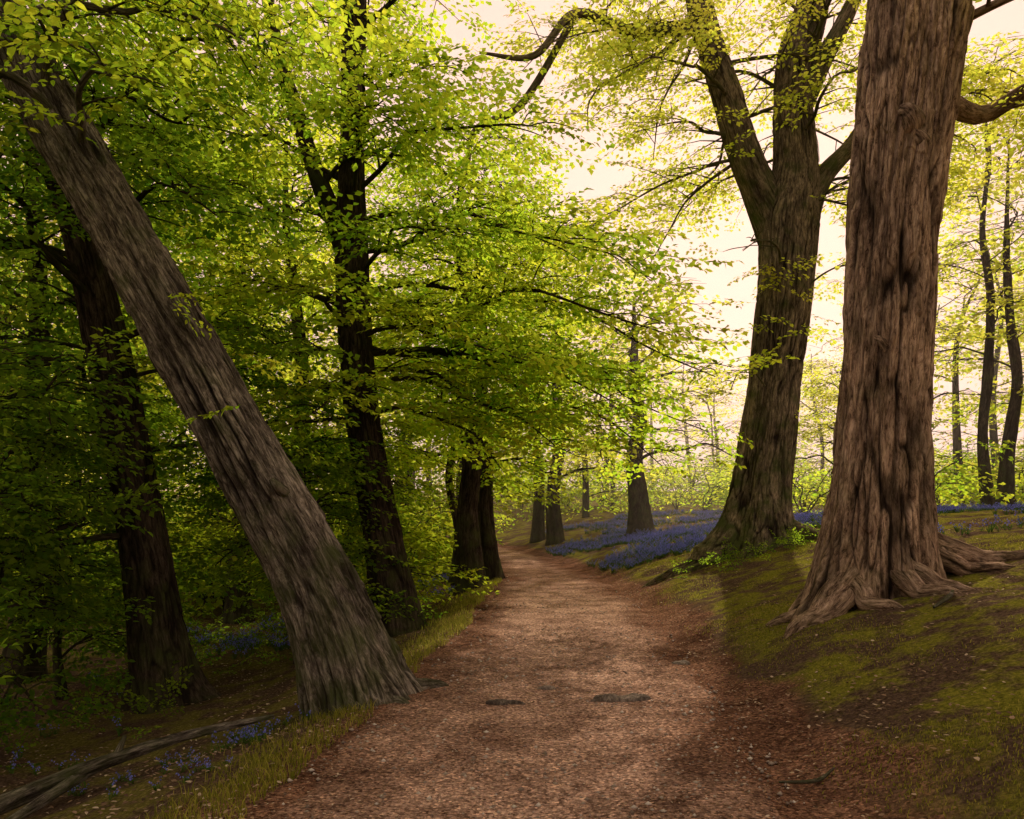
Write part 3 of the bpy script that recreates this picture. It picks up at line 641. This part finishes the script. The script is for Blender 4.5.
def litter(N,x0,x1,y0,y1,s0,s1,fn):
    x,y=samp(N,x0,x1,y0,y1,fn);n=len(x);L=RNG.uniform(s0,s1,n);az=RNG.uniform(0,6.283,n);z=H(x,y)+.014+RNG.uniform(0,.006,n)
    tl=RNG.normal(0,.25,n);cv=RNG.uniform(-.2,.5,n)*L
    fx=np.cos(az);fy=np.sin(az);W=L*RNG.uniform(.3,.6,n)
    v=np.zeros((n,6,3))
    def pt(a,s,up):return np.stack([x+fx*L*a-fy*W*s,y+fy*L*a+fx*W*s,z+up+np.abs(tl)*L*(a+.5)*.5+tl*W*s*.5+np.abs(tl)*W*.4],-1)
    v[:,0]=pt(-.5,0,0);v[:,1]=pt(-.15,.5,cv*.3);v[:,2]=pt(.25,.45,cv*.3);v[:,3]=pt(.5,0,0);v[:,4]=pt(.25,-.45,cv*.3);v[:,5]=pt(-.15,-.5,cv*.3)
    b=(np.arange(n)*6)[:,None];return v.reshape(-1,3),np.concatenate([b+[0,1,2,3],b+[0,3,4,5]])
v1,f1=litter(30000,-3,4,2.6,24,.008,.034,lambda x,y:np.where(np.abs(x-pc(y))<ph(y)+.3,np.clip(.2+.9*fbm(x*.8,y*.8,0,71,3)+.6*sstep(.5,1.3,np.abs(x-pc(y))),0.05,1),0))
v2,f2=litter(90000,-9,9,2.6,20,.018,.05,lambda x,y:np.where(np.abs(x-pc(y))>ph(y),np.clip(.5+1.0*fbm(x*.8,y*.8,0,72,3),.05,1),0))
link(mkmesh('leaf_litter',np.concatenate([v1,v2]),np.concatenate([f1,f2+len(v1)]),LITTER),'leaf_litter')
x,y=samp(30000,-2.5,4,2.6,20,lambda x,y:np.where(np.abs(x-pc(y))<ph(y),np.clip(.6+fbm(x*1.2,y*1.2,0,73,3),0,1),0))
n=len(x);r=.003+.018*RNG.uniform(0,1,n)**4;z=H(x,y)+.012
oc=np.array([[1,0,0],[0,1,0],[-1,0,0],[0,-1,0],[0,0,.7],[0,0,-.7]])
v=oc[None]*r[:,None,None]*RNG.uniform(.6,1.4,(n,6,1));v=v+np.stack([x,y,z],-1)[:,None,:]
b_=(np.arange(n)*6)[:,None]
F=np.concatenate([b_+q for q in ([0,1,4],[1,2,4],[2,3,4],[3,0,4],[1,0,5],[2,1,5],[3,2,5],[0,3,5])])
link(mkmesh('gravel',v.reshape(-1,3),F,STONE),'gravel')
STONE_DK=barkmat('stone_dark',(.08,.065,.058),(.16,.13,.115),(.28,.23,.20),0,.4)
def flatstone(x,y,rx,ry,h,seed):
    n1,n2=24,48;ph_=np.linspace(.02,math.pi/2,n1)[:,None];th=np.linspace(0,2*math.pi,n2,endpoint=False)[None]
    rr=1+.45*fbm(np.cos(th)*1.6,np.sin(th)*1.6,seed,seed,3)
    X=np.sin(ph_)*np.cos(th)*rx*rr;Y=np.sin(ph_)*np.sin(th)*ry*rr;Z=np.cos(ph_)**.6*h*(1+.5*fbm(X*9,Y*9,0,seed,3))
    V=np.stack([x+X,y+Y,H(x+X,y+Y)-.002+Z],-1).reshape(-1,3)
    i=np.arange(n1-1)[:,None]*n2;j=np.arange(n2)[None];j2=(j+1)%n2
    F=np.stack([i+j,i+n2+j,i+n2+j2,i+j2],-1).reshape(-1,4);link(mkmesh('flat_stone',V,F,STONE_DK,True,{'bc':V}),'flat_stone')
flatstone(.92,6.75,.27,.10,.055,1);flatstone(-.08,6.6,.15,.06,.045,2);flatstone(.32,7.2,.08,.05,.035,3);flatstone(1.75,8.3,.09,.06,.045,4)
# ------------------------------------------------------------------ bluebells
bp=[];bs=[]
def bbp(N,x0,x1,y0,y1,fn,s0,s1):
    xs=RNG.uniform(x0,x1,N);ys=RNG.uniform(y0,y1,N);k=RNG.uniform(0,1,N)<fn(xs,ys);xs=xs[k];ys=ys[k]
    bp.append(np.stack([xs,ys,H(xs,ys)-.01],-1));bs.append(RNG.uniform(s0,s1,len(xs)))
off=lambda x,y:np.abs(x-pc(y))-ph(y)
bbp(12000,.8,14,18.5,40,lambda x,y:(off(x,y)>.4)*np.clip(.2+1.8*fbm(x*.5,y*.3,0,81,4),0,1),.65,1.0)
bbp(4600,6.5,20,12,30,lambda x,y:np.clip(.25+1.6*fbm(x*.5,y*.5,0,82,4),0,1),.65,1.0)
bbp(36,-2.3,-1.6,5.9,7.0,lambda x,y:(off(x,y)>.3)*.6,.45,.7)
bbp(100,-3.6,-1.3,4.4,6.3,lambda x,y:(off(x,y)>.35)*np.clip(-.1+1.6*fbm(x*1.5,y*1.5,0,84,2),0,1),.35,.5)
bbp(2800,-7,-.8,12.5,26,lambda x,y:(off(x,y)>.5)*np.clip(.1+1.5*fbm(x*.5,y*.5,0,85,2),0,1),.7,1.)
bbp(300,-9,-2.6,7,12,lambda x,y:np.clip(-.1+1.5*fbm(x*.6,y*.6,0,86,2),0,1),.5,.8)
bp=np.concatenate(bp);bs=np.concatenate(bs)
rot=np.zeros((len(bp),3));rot[:,2]=RNG.uniform(0,6.28,len(bp))
scatter('bluebells',bp,rot,bs,NG_BB)
def ug(name,N,x0,x1,y0,y1,fn,s0,s1,z1,lod,leaf=None):
    xs=RNG.uniform(x0,x1,N);ys=RNG.uniform(y0,y1,N);k=RNG.uniform(0,1,N)<fn(xs,ys);xs=xs[k];ys=ys[k];n=len(xs)
    bake(name,np.stack([xs,ys,H(xs,ys)+RNG.uniform(.03,z1,n)],-1),np.stack([RNG.normal(0,.4,n),RNG.normal(-.3,.4,n),RNG.uniform(0,6.28,n)],-1),RNG.uniform(s0,s1,n),lod,None,leaf)
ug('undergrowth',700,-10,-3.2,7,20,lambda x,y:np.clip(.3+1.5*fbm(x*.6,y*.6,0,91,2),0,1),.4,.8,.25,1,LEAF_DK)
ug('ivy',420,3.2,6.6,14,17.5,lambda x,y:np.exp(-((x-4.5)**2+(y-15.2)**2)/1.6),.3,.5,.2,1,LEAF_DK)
ug('undergrowth',2000,-26,26,20,50,lambda x,y:((off(x,y)>1.)|(y>42))*((x<0)|(x>9)|(y>36))*np.clip(.25+1.5*fbm(x*.3,y*.3,0,92,2),0,1),.9,1.5,.4,2)
# ------------------------------------------------------------------ morning mist (a real bank of thin haze among the trees)
bm=bmesh.new();bmesh.ops.create_cube(bm,size=1.0)
for v in bm.verts: v.co=((v.co.x)*120,63.5+v.co.y*93,9.5+v.co.z*25)
bmesh.ops.recalc_face_normals(bm,faces=bm.faces)
me=bpy.data.meshes.new('mist');bm.to_mesh(me);bm.free()
m,nt_,o_=newmat('mist')
vs=nd(nt_,'ShaderNodeVolumeScatter',Density=.0022,Anisotropy=.65);vs.inputs['Color'].default_value=(1,.86,.72,1);nt_.links.new(vs.outputs[0],o_.inputs['Volume'])
me.materials.append(m);link(me,'mist')
# ------------------------------------------------------------------ light
sd=Vector(SUN)
sl=bpy.data.lights.new('sun','SUN');sl.energy=5;sl.angle=math.radians(1.0);sl.color=(1,.84,.62)
so=bpy.data.objects.new('sun',sl);SC.collection.objects.link(so);so.rotation_euler=sd.to_track_quat('Z','Y').to_euler()
w=bpy.data.worlds.new('World');SC.world=w;w.use_nodes=True;nt=w.node_tree;nt.nodes.clear()
o=nt.nodes.new('ShaderNodeOutputWorld');bg=nt.nodes.new('ShaderNodeBackground');sk=nt.nodes.new('ShaderNodeTexSky')
sk.sky_type='NISHITA';sk.sun_disc=False;sk.sun_elevation=EL;sk.sun_rotation=AZ;sk.dust_density=5;sk.air_density=1.2;sk.ozone_density=.6
gm=nd(nt,'ShaderNodeGamma');gm.inputs[1].default_value=.52;nt.links.new(sk.outputs[0],gm.inputs[0])
mx=mixc(nt,1.,gm.outputs[0],(5.0,3.55,2.95),'MULTIPLY')
vm=nt.nodes.new('ShaderNodeVectorMath');vm.operation='MINIMUM';vm.inputs[1].default_value=(7.7,5.1,4.25);nt.links.new(mx,vm.inputs[0])
nt.links.new(vm.outputs[0],bg.inputs[0]);bg.inputs[1].default_value=.15
nt.links.new(bg.outputs[0],o.inputs[0])
# ------------------------------------------------------------------ camera
cd=bpy.data.cameras.new('camera');co=bpy.data.objects.new('camera',cd);SC.collection.objects.link(co);SC.camera=co
co.location=(0,0,1.6);co.rotation_euler=(math.radians(90),0,0);cd.lens=28.125;cd.sensor_width=36;cd.shift_y=.098;cd.clip_end=1000
SC.view_settings.view_transform='Standard';SC.view_settings.look='None';SC.view_settings.exposure=0
